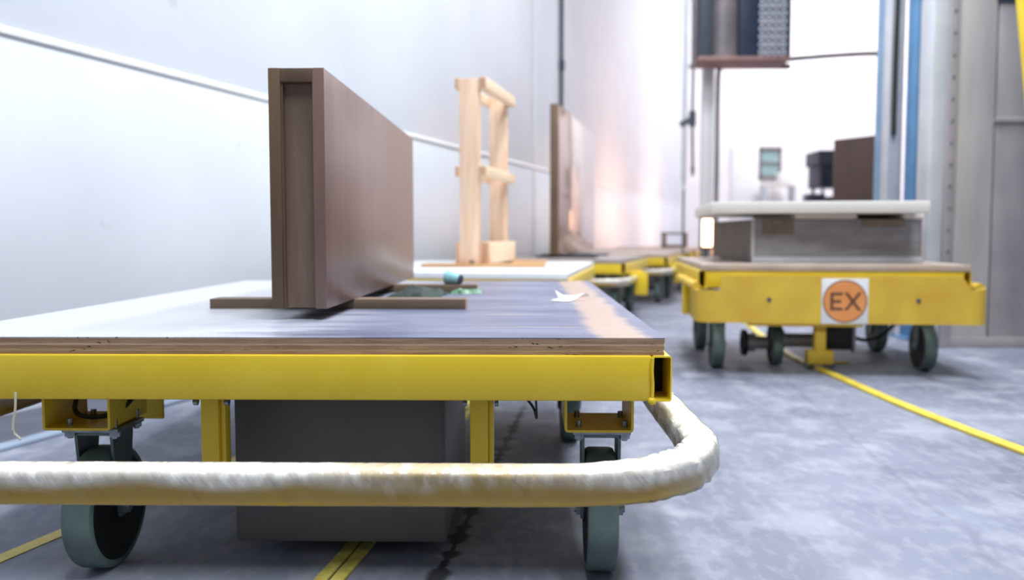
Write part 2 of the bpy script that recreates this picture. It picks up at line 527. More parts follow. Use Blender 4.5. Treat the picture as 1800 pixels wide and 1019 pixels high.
prof = [(0, ZJ + .020), (.005, ZJ + .020), (.013, ZJ + .008), (.013, ZJ - .008), (.008, ZJ - .014), (0, ZJ - .014)]
r0 = [bm.verts.new((x, -3.2, z)) for x, z in prof]
r1 = [bm.verts.new((x, 25, z)) for x, z in prof]
for k in range(len(prof)):
    j = (k + 1) % len(prof)
    bm.faces.new((r0[k], r0[j], r1[j], r1[k]))
bm.faces.new(r0); bm.faces.new(r1[::-1])
obj('wall_trim', bm, TRIM, t)
# flat dark strip on the floor along the wall
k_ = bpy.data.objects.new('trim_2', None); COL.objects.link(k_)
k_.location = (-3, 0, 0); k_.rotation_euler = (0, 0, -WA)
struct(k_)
obj('dark_strip', B(.03, .41, -2.4, 5.0, 0, .010, bev=.003), STRIP, k_)
obj('strip_edge', B(.41, .47, -2.4, 5.0, 0, .014, bev=.004), STRIP_EDGE, k_)

# end wall far behind the portal with door and window
struct(obj('wall_far', B(4.4, 13, 23.1, 23.3, 0, 9.0), ENDW))
struct(obj('wall_right', B(11.6, 11.8, 8, 23.1, 0, 9.0), ENDW))
d1 = bpy.data.objects.new('door_1', None); COL.objects.link(d1); d1.location = (6.28, 23.08, 0); struct(d1)
obj('door_leaf', B(-.34, .30, -.05, 0, 0, 3.02, bev=.01), TRIM, d1)
obj('door_frame', B(-.40, .36, -.03, .02, 0, 3.1, bev=.01), ENDW, d1)
obj('door_handle', B(.2, .24, -.11, -.04, 1.3, 1.5, bev=.01), GALV, d1)
w1 = bpy.data.objects.new('window_1', None); COL.objects.link(w1); w1.location = (6.92, 23.08, 2.6); struct(w1)
bm = bmesh.new()
for a in ((-.30, -.24, -.42, .42), (.24, .30, -.42, .42), (-.30, .30, .32, .42), (-.30, .30, -.42, -.34), (-.24, .24, -.03, .02)):
    box(bm, a[0], a[1], -.05, .02, a[2], a[3])
obj('window_frame', bm, GRYB, w1)
for (a, b) in ((.02, .33), (-.34, -.03)):
    obj('pane', B(-.25, .25, -.02, -.01, a, b), GLASS, w1)

# metal booth on the right: front wall facing the line
bw = bpy.data.objects.new('wall_booth', None); COL.objects.link(bw); struct(bw)
bw.location = (2.62, 5.22, 0)
ZP = [(0, .62), (.63, 1.36), (1.44, 2.9), (2.91, 6.0)]
for (x0, x1, m) in ((.02, .30, ALU), (.31, .56, ALUD), (.57, 1.25, ALU), (1.26, 2.2, ALU), (2.21, 3.4, ALU)):
    for (z0, z1) in ZP if x0 > .5 else [(0, 2.9), (2.91, 6.0)]:
        obj('booth_panel', B(x0, x1, 0, .06, z0, z1, bev=.006), m, bw)
obj('booth_backing', B(.0, 3.4, .05, .12, 0, 6.0), ALUD, bw)
obj('corner_profile', B(-.10, -.01, -.03, .14, 0, 6.0, bev=.01), GALV, bw)
obj('corner_profile', B(-.012, .055, -.045, .04, 0, 6.0, bev=.01), ALUD, bw)
bm = bmesh.new()
for k in range(26):
    cyl(bm, (.02, -.045, .2 + k * .13), (.02, -.052, .2 + k * .13), .009, 8)
obj('rivet', bm, ZINC, bw)['kind'] = 'stuff'
obj('rail', B(.30, 3.4, -.03, .01, 1.365, 1.40, bev=.008), ALUD, bw)
obj('base_rail', B(.02, 3.4, -.025, .01, 0, .06, bev=.006), ALUD, bw)
s_ = tag(obj('wall_sign', B(-.11, .11, -.012, 0, 0, .26, bev=.004), NAVY, None, (3.02, 5.215, 2.075)), 'dark blue sign on the metal wall at the top right', 'sign')

# ------------------------------------------------------------------ gate columns between EX cart and metal wall
def column(x0, x1, y0, y1, m, label, cat='column', bolts=()):
    t = thing('gate_column', label, cat, ((x0 + x1) / 2, y0, 0))
    w = (x1 - x0) / 2
    obj('shaft', B(-w, w, 0, y1 - y0, 0, 5.9, bev=.01), m, t)
    obj('base_plate', B(-w - .04, w + .04, -.03, y1 - y0 + .03, 0, .015, bev=.004), m, t)
    for (dx, z) in bolts:
        bm = bmesh.new()
        cyl(bm, (dx, .0, z), (dx, -.05, z), .035, 14)
        obj('hinge', bm, DRK if z > 1.3 else BLUED, t)
    return t
column(2.775, 2.86, 6.45, 6.6, BLUED, 'pale blue steel gate column left of the grey track, beside the opening', bolts=((.03, 1.88), (.03, 1.28)))
column(2.885, 2.925, 6.45, 6.6, GALV, 'thin pale grey steel channel between the two blue columns')
column(2.62, 2.745, 5.60, 5.75, BLUE, 'saturated blue steel gate column next to the metal wall')
column(2.755, 2.81, 5.62, 5.75, GALV, 'pale grey profile just right of the blue column') 
t = thing('sliding_track', 'grey vertical track with a hanging black cable between the blue columns', 'track', (2.60, 5.86, 0))
obj('track_face', B(-.055, .045, 0, .08, 0, 5.9, bev=.006), GALV, t)
obj('track_lip', B(-.055, -.04, -.02, 0, 0, 5.9, bev=.003), GALV, t)
obj('cable', tube([(0, -.02, 5.8), (.004, -.022, 3.4), (-.012, -.02, 2.0), (-.014, -.02, 1.36)], .016, .1), BLK, t)

# tilted yellow post at the right edge
bm = bmesh.new()
P0, P1 = Vector((3.06, 4.75, 0)), Vector((2.64, 4.75, 3.2))
M_ = Matrix.Identity(4)
sweep(bm, [P0, P0.lerp(P1, .5), P1], rsq(.07, .07, .008))
t = thing('yellow_frame', 'leaning bright yellow steel post cut by the right edge of the picture', 'post', (0, 0, 0))
obj('post', bm, YEL, t)
obj('foot_plate', B(2.98, 3.14, 4.67, 4.83, 0, .012, bev=.003), YEL, t)
for z in (1.28, 1.92):
    bm = bmesh.new()
    p = P0.lerp(P1, z / 3.2)
    cyl(bm, p + Vector((0, -.03, 0)), p + Vector((0, -.05, 0)), .012, 10)
    obj('bolt', bm, DRK, t)

# ------------------------------------------------------------------ portal, ventilation unit, pipes
t = thing('portal_frame', 'pale tubular portal frame with rounded corners around the bright opening', 'frame', (3.75, 11, 0))
pp = [(-1.13, 0, 0), (-1.13, 0, 1.5), (-1.13, 0, 2.66), (-1.10, 0, 2.78), (-1.0, 0, 2.83), (0, 0, 2.93), (.85, 0, 2.98), (.98, 0, 2.93), (1.06, 0, 2.8), (1.06, 0, 1.5), (1.06, 0, 0)]
obj('tube', tube(pp, .030, .05, 10), GRYB, t)
obj('jamb', B(-1.32, -1.17, 0, .12, 0, 2.80, bev=.02), TRIM, t)
obj('lintel_strip', B(-1.32, -.2, .02, .1, 2.80, 2.86, bev=.01), PINK, t)

t = thing('ventilation_unit', 'dark ventilation unit with a grille of rings hanging above the opening', 'ventilation', (2.25, 10.4, 2.80))
obj('left_housing', B(0, .16, 0, .5, .02, 2.4, bev=.02), DRK, t)
bm = bmesh.new(); cyl(bm, (.33, .25, .02), (.33, .25, 2.4), .22, 28)
obj('duct', bm, GRYB, t)
obj('navy_panel', B(.47, .70, -.02, .5, .02, 2.4, bev=.01), NAVY, t)
obj('grille_backing', B(.70, 1.07, .03, .5, .02, 2.4), NAVY, t)
obj('grille_post', B(1.03, 1.09, -.02, .5, .0, 2.4, bev=.01), DRK, t)
for i in range(4):
    for k in range(10):
        bm = bmesh.new()
        cx, cz = .745 + i * .083, .07 + k * .092
        n = 12
        rr = [[bm.verts.new((cx + r * math.cos(2 * math.pi * q / n), y, cz + r * math.sin(2 * math.pi * q / n))) for q in range(n)] for (r, y) in ((.039, .03), (.039, -.015), (.024, -.015), (.024, .03))]
        for a in range(3):
            for q in range(n):
                j = (q + 1) % n
                bm.faces.new((rr[a][q], rr[a][j], rr[a + 1][j], rr[a + 1][q]))
        obj('ring', bm, RING, t)
obj('base', B(-.02, 1.09, -.03, .52, -.03, .02, bev=.008), PINK, t)
for x in (.06, 1.0):
    bm = bmesh.new(); cyl(bm, (x, .45, 2.4), (x, .45, 3.2), .02)
    obj('hanger_rod', bm, GALV, t)

t = thing('hanging_pipe', 'pale vertical pipe with a dark clamp left of the ventilation unit', 'pipe', (1.96, 9.8, 0))
bm = bmesh.new(); cyl(bm, (0, 0, 1.35), (0, 0, 5.9), .030, 16)
obj('pipe', bm, GALV, t)
bm = bmesh.new(); cyl(bm, (0, 0, 1.2), (0, 0, 1.35), .010, 12, .030)
obj('reducer', bm, GALV, t)
bm = bmesh.new(); cyl(bm, (0, 0, .0), (0, 0, 1.2), .014, 12)
obj('thin_rod', bm, GRYB, t)
bm = bmesh.new(); cyl(bm, (-.045, -.01, 1.93), (.045, -.01, 1.99), .035, 14)
obj('clamp', bm, DRK, t)
t = thing('hanging_hose', 'darker hose hanging beside the pale pipe, ending above the carts', 'hose', (2.07, 9.9, 0))
obj('hose', tube([(.03, 0, 5.9), (.02, 0, 3.5), (.0, 0, 2.2), (.01, 0, 1.45)], .018, .1), GRYB, t)
bm = bmesh.new(); cyl(bm, (.0, 0, 1.93), (.0, 0, 2.1), .04, 14)
obj('coupling', bm, DRK, t)
bm = bmesh.new(); cyl(bm, (.01, 0, 1.36), (.01, 0, 1.46), .012, 14, .03)
obj('nozzle', bm, GRYB, t)

wp = lambda s, off, z: tuple(Vector((-3, 0, 0)) + wdir * s + wnor * off + Vector((0, 0, z)))
t = thing('wall_conduit', 'thin dark conduit running down the white wall above the glossy panel', 'conduit', wp(10.9 / math.cos(WA), 0, 0), math.degrees(WA))
bm = bmesh.new(); cyl(bm, (.03, 0, .9), (.03, 0, 5.9), .024, 12)
obj('pipe', bm, DRK, t)
for z in (2.75, 1.4):
    bm = bmesh.new(); cyl(bm, (.034, 0, z), (.034, 0, z + .12), .036, 12)
    obj('clamp', bm, DRK, t)

GLOW = bpy.data.materials.new('added_glow')
GLOW.use_nodes = True
N_, L_, B_ = nodes_of(GLOW)
hn = N_.new('ShaderNodeTexNoise'); hn.inputs['Scale'].default_value = 3
hr = N_.new('ShaderNodeValToRGB'); hr.color_ramp.elements[0].color = (1, .50, .28, 1); hr.color_ramp.elements[1].color = (1, .62, .40, 1)
L_.new(hn.outputs['Fac'], hr.inputs[0]); L_.new(hr.outputs[0], B_.inputs['Emission Color'])
B_.inputs['Emission Strength'].default_value = 7
t = thing('added_glow_strip', 'added orange heater strip behind the left edge of the cream panel', 'glow', (2.43, 10.62, 0), 0)  # added emissive strip that supplies the warm light by the jamb
obj('housing', B(-.08, .08, .05, .13, .5, .92, bev=.01), DRK, t)
obj('foot', B(-.09, .14, -.04, .2, 0, .03, bev=.005), DRK, t)
obj('stand', B(-.02, .02, .06, .10, .02, .52), DRK, t)
for k in range(3):
    bm = bmesh.new(); cyl(bm, (-.045 + .045 * k, .025, .54), (-.045 + .045 * k, .025, .88), .017, 12)
    obj('glow_tube', bm, GLOW, t)

# ------------------------------------------------------------------ tracks and lines on the floor
def rail(name, pts, w, h, m, label, cat='rail', group=None):
    bm = bmesh.new()
    path = smooth_path([(x, y, h / 2) for (x, y) in pts], .08)
    sweep(bm, path, rsq(w, h, min(w, h) * .3, 2))
    return tag(obj(name, bm, m), label, cat, group)
rail('guide_rail', [(1.80, 1.6), (1.70, 2.1), (1.625, 2.6), (1.575, 3.3), (1.57, 4.0), (1.60, 5.0), (1.9, 7), (2.5, 9.5)], .046, .014, YELF, 'raised yellow guide rail curving across the floor to under the cart with the EX sign')
rail('guide_rail', [(-.46, 1.0), (-.379, 1.667), (-.353, 1.86), (-.28, 2.6), (-.05, 4.2), (.5, 6.4)], .027, .008, YELD, 'left strip of the pair of yellow guide strips under the front cart')
rail('guide_rail', [(-.427, 1.0), (-.346, 1.667), (-.320, 1.86), (-.247, 2.6), (-.017, 4.2), (.533, 6.4)], .027, .008, YELD, 'right strip of the pair of yellow guide strips under the front cart')
bm = bmesh.new()
c_, s2 = Vector((-1.10, 1.75, 0)), Vector((.30, 1, 0)).normalized()
sd = Vector((s2.y, -s2.x, 0))
vs = [c_ + s2 * a + sd * b for (a, b) in ((-1.2, -.02), (-1.2, .02), (2.6, .02), (2.6, -.02))]
lo = [bm.verts.new((v.x, v.y, 0)) for v in vs]; hi = [bm.verts.new((v.x, v.y, .002)) for v in vs]
bm.faces.new(hi)
for k in range(4):
    bm.faces.new((lo[k], lo[(k + 1) % 4], hi[(k + 1) % 4], hi[k]))
tag(obj('floor_line', bm, YELF), 'yellow line painted on the floor left of the front cart', 'floor marking')
tag(obj('rail_offcut', B(1.66, 1.80, 4.52, 4.55, 0, .012, bev=.003), YELF), 'short yellow strip on the floor behind the mast of the cart with the EX sign', 'strip')

# ------------------------------------------------------------------ carts
def caster(parent, x, y, top, yaw=0, detail=True):
    """fork is the part; plate, tyre, disc and bolts are its pieces. Wheel 250 mm."""
    ax = .125
    bm = bmesh.new()
    for s in (-1, 1):
        M = Matrix.Translation((s * .036, 0, 0))
        v = []
        for (yy, zz) in ((-.045, top - .012), (.045, top - .012), (.03, ax + .05), (.018, ax - .018), (-.018, ax - .018), (-.03, ax + .05)):
            v.append((yy, zz))
        for side in (0,):
            a = [bm.verts.new((s * .0335, yy, zz)) for yy, zz in v]
            b = [bm.verts.new((s * .0395, yy, zz)) for yy, zz in v]
            bm.faces.new(a[::-1]); bm.faces.new(b)
            for k in range(6):
                j = (k + 1) % 6
                bm.faces.new((a[k], a[j], b[j], b[k]))
    box(bm, -.040, .040, -.045, .045, top - .018, top - .010, bev=.002)
    f = obj('caster', bm, FORK, parent, (x, y, 0), (0, 0, R(yaw)))
    obj('mounting_plate', B(-.058, .058, -.058, .058, top - .009, top, bev=.002), ZINC, f)
    bm = bmesh.new()
    lathe_x(bm, [(.100, -.029), (.117, -.0305), (.1225, -.028), (.125, -.022), (.125, .022), (.1225, .028), (.117, .0305), (.100, .029)], (0, 0, ax), 48)
    obj('tyre', bm, TYRE, f)
    bm = bmesh.new()
    cyl(bm, (-.0298, 0, ax), (.0298, 0, ax), .114, 40)
    cyl(bm, (-.033, 0, ax), (.033, 0, ax), .026, 24)
    obj('wheel_disc', bm, HUBD, f)
    if detail:
        bm = bmesh.new()
        cyl(bm, (-.052, 0, ax), (.052, 0, ax), .009, 14)
        cyl(bm, (-.048, 0, ax), (-.040, 0, ax), .016, 6)
        cyl(bm, (.040, 0, ax), (.048, 0, ax), .016, 6)
        obj('axle_bolt', bm, ZINC, f)
        for sx in (-1, 1):
            for sy in (-1, 1):
                bm = bmesh.new()
                cyl(bm, (sx * .046, sy * .046, top - .022), (sx * .046, sy * .046, top + .018), .006, 10)
                cyl(bm, (sx * .046, sy * .046, top - .018), (sx * .046, sy * .046, top - .009), .011, 6)
                obj('bolt', bm, ZINC, f)
    return f

BUMP = [(.05 + .345, 1.215), (.13 + .345, 1.224), (.20 + .345, 1.250), (.26 + .345, 1.298), (.298 + .345, 1.37), (.313 + .345, 1.46)]

def make_cart(label, loc, yaw, length, left=.62, gx=.711, gz=.20, gw=.055, wheels=(.22, 1.3), deckx=(-.64, .63), deck=None, ply=False, dz=0., bumper='tube', guard=0, film=0, box_=True, detail=True):
    t = thing('platform_cart', label, 'cart', (loc[0], loc[1], 0), yaw)
    zt, zb, z0 = .5 + dz, .468 + dz, .384 + dz     # deck top, beam top, beam bottom
    dx0, dx1 = deckx
    d = obj('deck_board', B(dx0, dx1, (.012 if ply else -.004), length, zt - .002, zt), deck or DECKG, t) if ply else obj('deck_board', B(dx0, dx1, (.012 if ply else -.004), length, zb, zt, bev=.002), deck or DECKG, t)
    if ply:
        hs = [.0075, .0055, .0065, .0045, .006]
        z = zt - .002
        for k, h in enumerate(hs):
            i = (0, .0012, .0004, .0016, .0006)[k]
            obj('ply', B(dx0 + i, dx1 - i, (.012 if ply else -.004) + i, length - i, z - h, z), (PLYD, PLYL, PLYD, PLYL, PLYD)[k], d)
            z -= h
    for s in (-1, 1):
        bm = bmesh.new()
        sx = .62 if s > 0 else -left
        hollow(bm, sx - .018, sx + .018, z0, zb, 0, length - .02, .0028, .005)
        obj('side_beam', bm, YEL, t)
        obj('beam_hole_shade', B(sx - .0145, sx + .0145, .09, .10, z0 + .003, zb - .003), HOLE, t)  # dark plug painting the shade inside the open beam end
    obj('front_beam', B(-left + .018, .602, .001, .041, z0, zb, bev=.004), YEL, t)
    obj('rear_beam', B(-left + .018, .602, length - .062, length - .022, z0, zb, bev=.004), YEL, t)
    obj('cross_beam', B(-left + .018, .602, length * .5, length * .5 + .04, z0 + .02, zb, bev=.004), YEL, t)
    if detail:
        for s in (-1, 1):
            wx = .602 if s > 0 else -left + .018
            obj('weld_bead', tube([(wx + .0005 * s, .000, zb - .004), (wx - .0005 * s, -.001, zb - .03), (wx + .001 * s, -.0005, z0 + .03), (wx, -.001, z0 + .002)], .0032, .006, 8), YEL, t)
            bm = bmesh.new(); bmesh.ops.create_icosphere(bm, subdivisions=2, radius=.008, matrix=Matrix.Translation((wx, .001, z0 + .001)))
            obj('weld_blob', bm, YEL, t)
    for y in wheels:
        for s in (-1, 1):
            bm = bmesh.new()
            hollow(bm, s * .52 - .068 - .005, s * .52 + .068 - .005, .30, z0, y - .075, y + .09, .005, .007)
            obj('caster_bracket', bm, YEL, t)
            caster(t, s * .515 + (.008 if y < .2 else 0), y, .30, -1 if y < .2 else 0, detail and y == wheels[0])
    if bumper == 'tube':
        R_ = [Vector((x + .004, y - 1.567, .332)) for (x, y) in BUMP]
        right = R_ + [Vector((.660, .3, .332)), Vector((.660, .75, .332))]
        lefty = [Vector((-v.x - (left - .62), v.y, v.z)) for v in right][::-1]
        path = smooth_path(lefty + [Vector((-.2, -.352, .332)), Vector((0, -.352, .332)), Vector((.2, -.352, .332))] + right, .02)
        bm = bmesh.new()
        sweep(bm, path, rsq(.052, .054, .012, 4))
        obj('bumper', bm, BUMPY, t)
        for s in (-1, 1):
            for y in (.28, .68):
                obj('bumper_hanger', B(min(s * .615, s * .67) - (0 if s > 0 else left - .62), max(s * .615, s * .67) - (0 if s > 0 else left - .62), y, y + .04, .358, z0 + .006, bev=.003), YEL, t)
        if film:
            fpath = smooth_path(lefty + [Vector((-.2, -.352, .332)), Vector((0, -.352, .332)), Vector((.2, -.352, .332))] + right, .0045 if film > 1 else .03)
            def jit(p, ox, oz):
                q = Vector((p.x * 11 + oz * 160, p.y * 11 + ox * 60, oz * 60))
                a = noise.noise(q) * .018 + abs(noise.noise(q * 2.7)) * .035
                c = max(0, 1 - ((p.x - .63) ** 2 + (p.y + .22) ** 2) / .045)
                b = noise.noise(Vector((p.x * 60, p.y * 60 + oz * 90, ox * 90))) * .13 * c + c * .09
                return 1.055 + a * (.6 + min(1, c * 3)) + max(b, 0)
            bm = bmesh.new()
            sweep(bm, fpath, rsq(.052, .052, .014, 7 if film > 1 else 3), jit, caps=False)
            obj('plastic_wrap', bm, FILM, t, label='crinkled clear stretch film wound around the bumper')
    if box_:
        obj('drive_box', B(-.248, .203, .215, .78, .035, z0 - .004, bev=.012), DBOX, t)
        for s, x in ((-1, -.248), (1, .283)):
            p = obj('support_post', B(x - .022, x + .014, .095, .135, .19, z0 + .01, bev=.003), YEL, t)
            if detail:
                obj('post_flange', B(x + .016 - .002, x + .024, .105, .135, .19, z0 + .01, bev=.002), YEL, p)
                for sx in (-.032, .030):
                    bm = bmesh.new(); cyl(bm, (x + sx - .004, .10, z0 - .022), (x + sx + .004, .10, z0 - .022), .008, 8)
                    obj('bolt', bm, ZINC, p)
    if guard:
        bm = bmesh.new()
        box(bm, guard * gx - gw, guard * gx + gw, .36, .372, gz, .385 + dz, bev=.004)
        box(bm, guard * gx + (gw - .01 if guard < 0 else -gw), guard * gx + (gw if guard < 0 else .01 - gw), .36, .50, gz, .385 + dz, bev=.004)
        box(bm, min(guard * .60, guard * (gx + .02)), max(guard * .60, guard * (gx + .02)), .37, .44, z0 - .006, z0 + .012)
        obj('side_guard', bm, YEL, t)
    return t

# 1: front cart
c1 = make_cart('front yellow cart with plastic-wrapped bumper and worn blue-grey plywood deck', (-.345, 1.56), 1.0, 1.95,
               left=.72, wheels=(.185, 1.3), deckx=(-.79, .626), deck=DECK, ply=True, film=2)
obj('gusset_plate', B(-.552, -.494, .44, .45, .252, .40, bev=.002), YEL, c1)
obj('cable', tube([(-.43, .34, .40), (-.42, .30, .376), (-.39, .27, .384), (-.33, .22, .366), (-.27, .14, .345), (-.25, .12, .33)], .0035, .008, 8), WIRE, c1)
obj('cable', tube([(-.62, .30, .42), (-.57, .20, .36), (-.55, .16, .325), (-.50, .16, .318), (-.46, .18, .335), (-.44, .24, .39)], .005, .008, 8), BLK, c1)
obj('cable', tube([(.33, .2, .40), (.345, .14, .378), (.365, .12, .372), (.385, .11, .35), (.392, .11, .328)], .0028, .006, 8), BLK, c1)
obj('cable', tube([(.388, .1, .40), (.39, .1, .37), (.392, .1, .335)], .0022, .006, 8), BLK, c1)
obj('strap', tube([(-.572, -.01, .40), (-.572, -.012, .37), (-.576, -.015, .33), (-.562, -.014, .312)], .0024, .006, 6), TAPE, c1, label='pale frayed strap end')
obj('latch_rod', B(.30, .36, .14, .15, .158, .168, bev=.002), FORK, c1)
obj('latch_knob', B(.355, .364, .138, .152, .148, .178, bev=.002), BLK, c1)

# 2-6: the row of carts that follows
make_cart('second yellow cart in the row, with a white deck under the pine frame', (-.35, 4.30), 9.5, 1.85, deck=DECKW, film=1, detail=False)
make_cart('third yellow cart in the row, under the tall glossy brown panel', (.264, 6.77), 16, 1.45, wheels=(.3, 1.1), deck=DECKG, guard=1, film=1, detail=False)
make_cart('fourth yellow cart in the row, with a bare pale brown deck', (.92, 8.57), 17, 1.45, wheels=(.3, 1.1), deck=DECKB, guard=1, film=1, detail=False)
make_cart('fifth yellow cart in the row, small and just left of the grey box', (1.51, 10.40), 18, 1.4, wheels=(.3, 1.1), deck=DECKB, guard=1, film=1, detail=False)
make_cart('sixth and farthest yellow cart in the row, under the reddish crate', (2.10, 12.22), 18, 1.4, wheels=(.3, 1.1), deck=DECKB, guard=1, film=1, detail=False)
make_cart('yellow cart carrying the dark brown board behind the cart with the EX sign', (3.3, 8.6), 12, 1.5, wheels=(.3, 1.1), deck=DECKG, detail=False)

# EX cart
ex = make_cart('yellow cart on the right with an orange EX sign on its bumper plate', (1.55, 4.12), 6, 1.3, gx=.645, gz=.265, gw=.036, wheels=(.24, .98), deckx=(-.625, .635), deck=DECKB, dz=.045, bumper='plate', box_=False, guard=-1)
# bumper plate
bm = bmesh.new()
def plate_xy(s):
    r = .07
    a = abs(s)
    sg = 1 if s > 0 else -1
    lim = .59
    if a <= lim:
        return s, -.17
    t_ = (a - lim) / r
    if t_ <= math.pi / 2:
        return sg * (lim + r * math.sin(t_)), -.17 + r * (1 - math.cos(t_))
    return sg * (lim + r), -.17 + r + (a - lim - r * math.pi / 2)
def plate_top(s):
    if s < 0:
        return .498 if s > -.552 else .427
    return .498 if s < .53 else (.498 - (s - .53) / .045 * .066 if s < .575 else .432 + .008 * math.sin(min((s - .575) * 20, 1.57)))
S = [-.95, -.8, -.70, -.68, -.66, -.64, -.62, -.60, -.58, -.553, -.551, -.4, -.2, 0, .2, .4, .53, .545, .56, .575, .60, .62, .64, .66, .68, .70, .72]
ra = []
for s in S:
    x, y = plate_xy(s)
    x2, y2 = plate_xy(s + 1e-3)
    d = Vector((x2 - x, y2 - y, 0)).normalized()
    n = Vector((-d.y, d.x, 0))
    zt_ = plate_top(s)
    ra.append([bm.verts.new(Vector((x, y, .275))), bm.verts.new(Vector((x, y, zt_))), bm.verts.new(Vector((x, y, zt_)) + n * .012), bm.verts.new(Vector((x, y, .275)) + n * .012)])
for i in range(len(ra) - 1):
    for k in range(4):
        j = (k + 1) % 4
        bm.faces.new((ra[i][k], ra[i][j], ra[i + 1][j], ra[i + 1][k]))
bm.faces.new(ra[0]); bm.faces.new(ra[-1][::-1])
pl = obj('bumper_plate', bm, YEL2, ex)
for x in (-.33, .34):
    bm = bmesh.new(); cyl(bm, (x, -.171, .386), (x, -.176, .386), .010, 12)
    obj('bolt', bm, DRK, pl)
for s in (-1, 1):
    obj('bumper_rail', tube([(s * .655, -.06, .44), (s * .655, .3, .44), (s * .655, .8, .44)], .022, .1), YEL2, ex)
    obj('rail_hanger', B(min(s * .60, s * .66), max(s * .60, s * .66), .3, .34, .425, .46, bev=.003), YEL, ex)
    obj('plate_arm', B(s * .45 - .02, s * .45 + .02, -.16, .02, .40, .45, bev=.003), YEL, ex)
# EX sign
sg = obj('sign_plate', B(-.105, .105, -.1745, -.170, .276, .486, bev=.001), SIGNW, ex, (.012, -.0, 0), label='white square plate with an orange disc reading EX')
bm = bmesh.new(); cyl(bm, (0, -.1745, .381), (0, -.1757, .381), .100, 48)
obj('disc_outline', bm, INK, sg)
bm = bmesh.new(); cyl(bm, (0, -.1750, .381), (0, -.1767, .381), .0945, 48)
obj('disc', bm, ORNG, sg)
bm = bmesh.new()
y0, y1, zc, hh = -.1785, -.1765, .381, .041
box(bm, -.066, -.053, y0, y1, zc - hh, zc + hh)
for z in (zc - hh, zc - .006, zc + hh - .012):
    box(bm, -.054, -.012 if z != zc - .006 else -.018, y0, y1, z, z + .012)
obj('letter_e', bm, INK, sg)
bm = bmesh.new()
for s in (-1, 1):
    q = [(-s * .031 - .0075, zc - hh), (-s * .031 + .0075, zc - hh), (s * .031 + .0075, zc + hh), (s * .031 - .0075, zc + hh)]
    yo = .0003 * s
    a = [bm.verts.new((.035 + x, y0 + yo, z)) for x, z in q]; b = [bm.verts.new((.035 + x, y1 + yo, z)) for x, z in q]
    bm.faces.new(a); bm.faces.new(b[::-1])
    for k in range(4):
        bm.faces.new((a[k], b[k], b[(k + 1) % 4], a[(k + 1) % 4]))
obj('letter_x', bm, INK, sg)
# drive unit under the EX cart
obj('tow_crossbar', B(-.36, .20, .17, .25, .225, .256, bev=.004), YEL2, ex)
obj('tow_mast', B(-.028, .028, .20, .25, .045, .258, bev=.004), YEL2, ex)
obj('tow_shoe', B(-.065, .065, .18, .26, .03, .100, bev=.008), YEL2, ex)
bm = bmesh.new()
for x in (-.05, .05):
    bm = bmesh.new(); cyl(bm, (x, .22, .015), (x, .22, .035), .028, 18)
    obj('guide_roller', bm, FORK, ex)
bm = bmesh.new(); cyl(bm, (-.16, .42, .125), (.06, .42, .125), .038, 24); cyl(bm, (-.17, .42, .13), (-.14, .42, .13), .055, 24)
obj('motor', bm, ALUD, ex)
obj('gear_case', B(.06, .20, .34, .56, .085, .225, bev=.01), BLK, ex)
obj('gear_flange', B(.20, .222, .36, .54, .07, .235, bev=.01), ALUD, ex)
bm = bmesh.new(); cyl(bm, (-.33, .42, .11), (-.29, .42, .11), .050, 24); cyl(bm, (-.29, .42, .11), (-.22, .42, .11), .035, 20)
obj('encoder_hub', bm, ALUD, ex)
bm = bmesh.new(); lathe_x(bm, [(.045, -.012), (.07, -.012), (.07, .012), (.045, .012)], (-.345, .42, .11), 28)
obj('hub_ring', bm, HUBD, ex)
bm = bmesh.new(); lathe_x(bm, [(.0, -.02), (.105, -.026), (.11, -.01), (.11, .01), (.105, .026), (.0, .02)][1:5], (-.19, .38, .11), 40); cyl(bm, (-.20, .38, .11), (-.18, .38, .11), .105, 30)
obj('drive_wheel', bm, TYRE, ex)
obj('underframe', B(-.28, .26, .15, .60, .27, .30, bev=.004), BLK, ex)
obj('underframe_post', B(-.05, .0, .4, .44, .29, .45), YEL, ex)
obj('underframe_post', B(.1, .15, .4, .44, .29, .45), YEL, ex)
obj('cable', tube([(.215, .45, .15), (.28, .42, .13), (.37, .42, .16), (.44, .4, .26), (.46, .5, .44)], .010, .02), BLK, ex)

# ------------------------------------------------------------------ load of the front cart
ZD = .5
t = thing('cabinet_panel', 'long dark brown hollow-ended panel standing on edge on the front cart', 'panel', (-.4715, 1.887, ZD + .0255), 1.4)
Ht, Ln, hw = .527, 1.385, .0615
obj('side_board', B(-hw, -hw + .026, 0, Ln, 0, Ht, bev=.001), MDF, t)
obj('side_board', B(hw - .026, hw, 0, Ln, 0, Ht, bev=.001), MDFS, t, label='satin brown right-hand face, pinkish sheen put into its colour')
obj('top_board', B(-hw + .0262, hw - .0262, .0, Ln, Ht - .030, Ht - .0005, bev=.001), MDF, t)
obj('core_board', B(-hw + .0262, hw - .0262, .018, Ln - .02, .001, Ht - .031), MDFC, t)
obj('edge_band', B(-hw + .0262, -hw + .031, .004, .0178, .001, Ht - .031), MDF, t)
for i, (y, x0, x1, lab) in enumerate(((2.175, -.775, -.118, 'nearer brown batten crosswise under the long panel, its pale right end in view'), (2.80, -.72, -.114, 'farther brown batten crosswise under the long panel, beside the teal cup'))):
    t = thing('batten', lab, 'batten', ((x0 + x1) / 2, y, ZD), 1.0, group='battens under the long brown panel')
    w = (x1 - x0) / 2
    obj('stick', B(-w, w - .0015, 0, .072, .0002, .0252, bev=.0008), BATT, t)
    obj('end_grain', B(w - .0016, w, .001, .071, .001, .0245), BEND, t)
